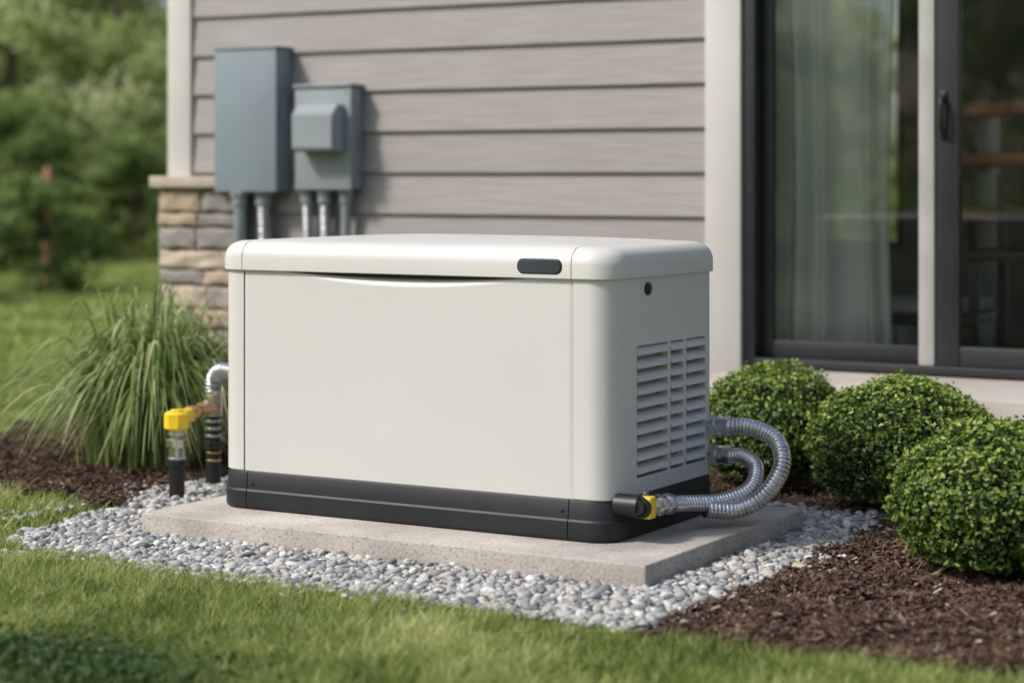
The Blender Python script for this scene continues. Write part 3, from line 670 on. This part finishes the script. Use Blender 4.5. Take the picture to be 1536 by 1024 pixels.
# ---------------------------------------------------------------- background vegetation
def branch_tubes(segs,n=7):
    V=[];F=[]
    for a,b,r0,r1 in segs:
        a=Vector(a);b=Vector(b); d,u,w_=frame(b-a); i=len(V)
        for p,r in ((a,r0),(b,r1)):
            for k in range(n):
                q=p+(u*math.cos(2*math.pi*k/n)+w_*math.sin(2*math.pi*k/n))*r; V.append(tuple(q))
        for k in range(n): F.append((i+k,i+(k+1)%n,i+n+(k+1)%n,i+n+k))
    return np.array(V),np.array(F)
def tree_mesh(name,seed,H_,cr,low,nleaf,lsz,mat):
    rs=random.Random(seed); r=np.random.default_rng(seed); segs=[]
    pts=[Vector((0,0,-.1))]; 
    for i in range(5): pts.append(pts[-1]+Vector((rs.uniform(-.12,.12),rs.uniform(-.12,.12),H_*.16)))
    r0=.028*H_*.55
    for i in range(5): segs.append((pts[i],pts[i+1],r0*(1-i*.16),r0*(1-(i+1)*.16)))
    tips=[]
    for i in range(30):
        t=rs.uniform(.18,1); p=pts[0].lerp(pts[-1],t); a=rs.uniform(0,6.28)
        zz=low+(H_-low)*rs.random()**1.15; f=(zz-low)/(H_-low); rad=cr*(math.sin(math.pi*min(1,.22+.72*f))**.8)*rs.uniform(.55,1)
        q=Vector((math.cos(a)*rad,math.sin(a)*rad,zz)); mid=p.lerp(q,.5)+Vector((0,0,rs.uniform(-.1,.3)))
        segs.append((p,mid,r0*.35,r0*.18)); segs.append((mid,q,r0*.18,r0*.05)); tips.append((q,rs.uniform(.28,.5)*cr*.75)); tips.append((mid.lerp(q,.4),rs.uniform(.2,.38)*cr*.75))
    V1,F1=branch_tubes(segs)
    per=nleaf//len(tips); P=[];R_=[]
    for q,cr_ in tips:
        d=r.normal(size=(per,3)); d/=np.linalg.norm(d,axis=1,keepdims=True); rad=cr_*r.random(per)**.45*(1+.25*np.sin(d[:,0]*5+d[:,2]*4+q.x*3))
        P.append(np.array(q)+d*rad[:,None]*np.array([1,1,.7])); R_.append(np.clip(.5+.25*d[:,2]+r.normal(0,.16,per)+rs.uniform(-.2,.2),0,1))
    P=np.concatenate(P); R_=np.concatenate(R_); P[:,2]=np.maximum(P[:,2],.03)
    Nn=r.normal(size=P.shape)+np.array([0,0,.5]); Nn/=np.linalg.norm(Nn,axis=1,keepdims=True)
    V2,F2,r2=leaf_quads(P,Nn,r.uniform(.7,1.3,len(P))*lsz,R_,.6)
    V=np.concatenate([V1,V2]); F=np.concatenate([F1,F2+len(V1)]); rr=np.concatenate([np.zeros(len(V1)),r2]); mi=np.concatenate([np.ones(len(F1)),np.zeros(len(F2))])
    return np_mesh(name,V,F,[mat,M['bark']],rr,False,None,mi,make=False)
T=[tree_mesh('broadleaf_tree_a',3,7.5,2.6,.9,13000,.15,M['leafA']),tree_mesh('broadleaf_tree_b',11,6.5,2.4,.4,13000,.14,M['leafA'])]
SHB=[tree_mesh('shrub_a',5,1.5,.95,.12,8000,.08,M['leafC']),tree_mesh('shrub_b',8,2.3,1.25,.15,9000,.10,M['leafC'])]
def place(me,nm,x,y,s,rot):
    ob=bpy.data.objects.new(nm,me); ob.location=(x,y,0); ob.scale=(s,s,s); ob.rotation_euler=(0,0,rot); link(ob)
def at(d,lat): return (.8647*lat-.5023*d,.5023*lat+.8647*d)
for i,(d,l,s,k) in enumerate([(28,-5.4,.95,1),(29.5,-9.6,.9,1),(34,-3.6,1.1,1),(36,-7.6,1.1,0),(33,-13,1.1,0),(32,-18,1,1),(41,-5.5,1.25,1),(44,-11,1.3,0),(30,-22,1,1),(37,1,1.1,0),(30,-7.2,.8,1)]):
    x,y=at(d,l); place(T[k],'broadleaf_tree',x,y,s,i*1.7+.4)
for i,(x,y,s,k) in enumerate([(-19.5,7.6,.7,0),(-11,-9,1,1),(-6,-13,1.1,0),(-1,-14,1.1,1),(5,-13,1,0),(-16,-6,1.1,0),(-22,0,1,1),(-9,-17,1.3,0),(-13,-14,1.2,1),(-5,21,1,0),(5,21,1,0),(-9,22,1.1,1)]):  # first tree is unseen, added to throw dappled shade on the rear lawn
    place(T[k],'broadleaf_tree',x,y,s,i*2.1+.5)
for i,(d,l,s,k) in enumerate([(17.3,-4.05,.62,0),(15.8,-4.6,.66,0),(24.5,-5.9,.8,1),(24.0,-4.4,.6,1),(25.5,-7.6,1.1,1),(17,-6.4,1,0),(20,-8.6,1.1,1),(22,-11,1.1,1),(25,-3.6,.7,1),(28,-1.2,1,1),(23,-5.0,.6,0)]):
    x,y=at(d,l); place(SHB[k],'garden_shrub',x,y,s,i*1.3)
x,y=at(18.0,-4.01)
bm=loft([[(x+a,y+b,z) for a,b in outline(-.04,.04,-.04,.04,.012,3)] for z in (-.05,1.0)]+[[(x+a*.5,y+b*.5,1.06) for a,b in outline(-.04,.04,-.04,.04,.012,3)]])
obj_bm('garden_post',bm,M['rust'],None,30)
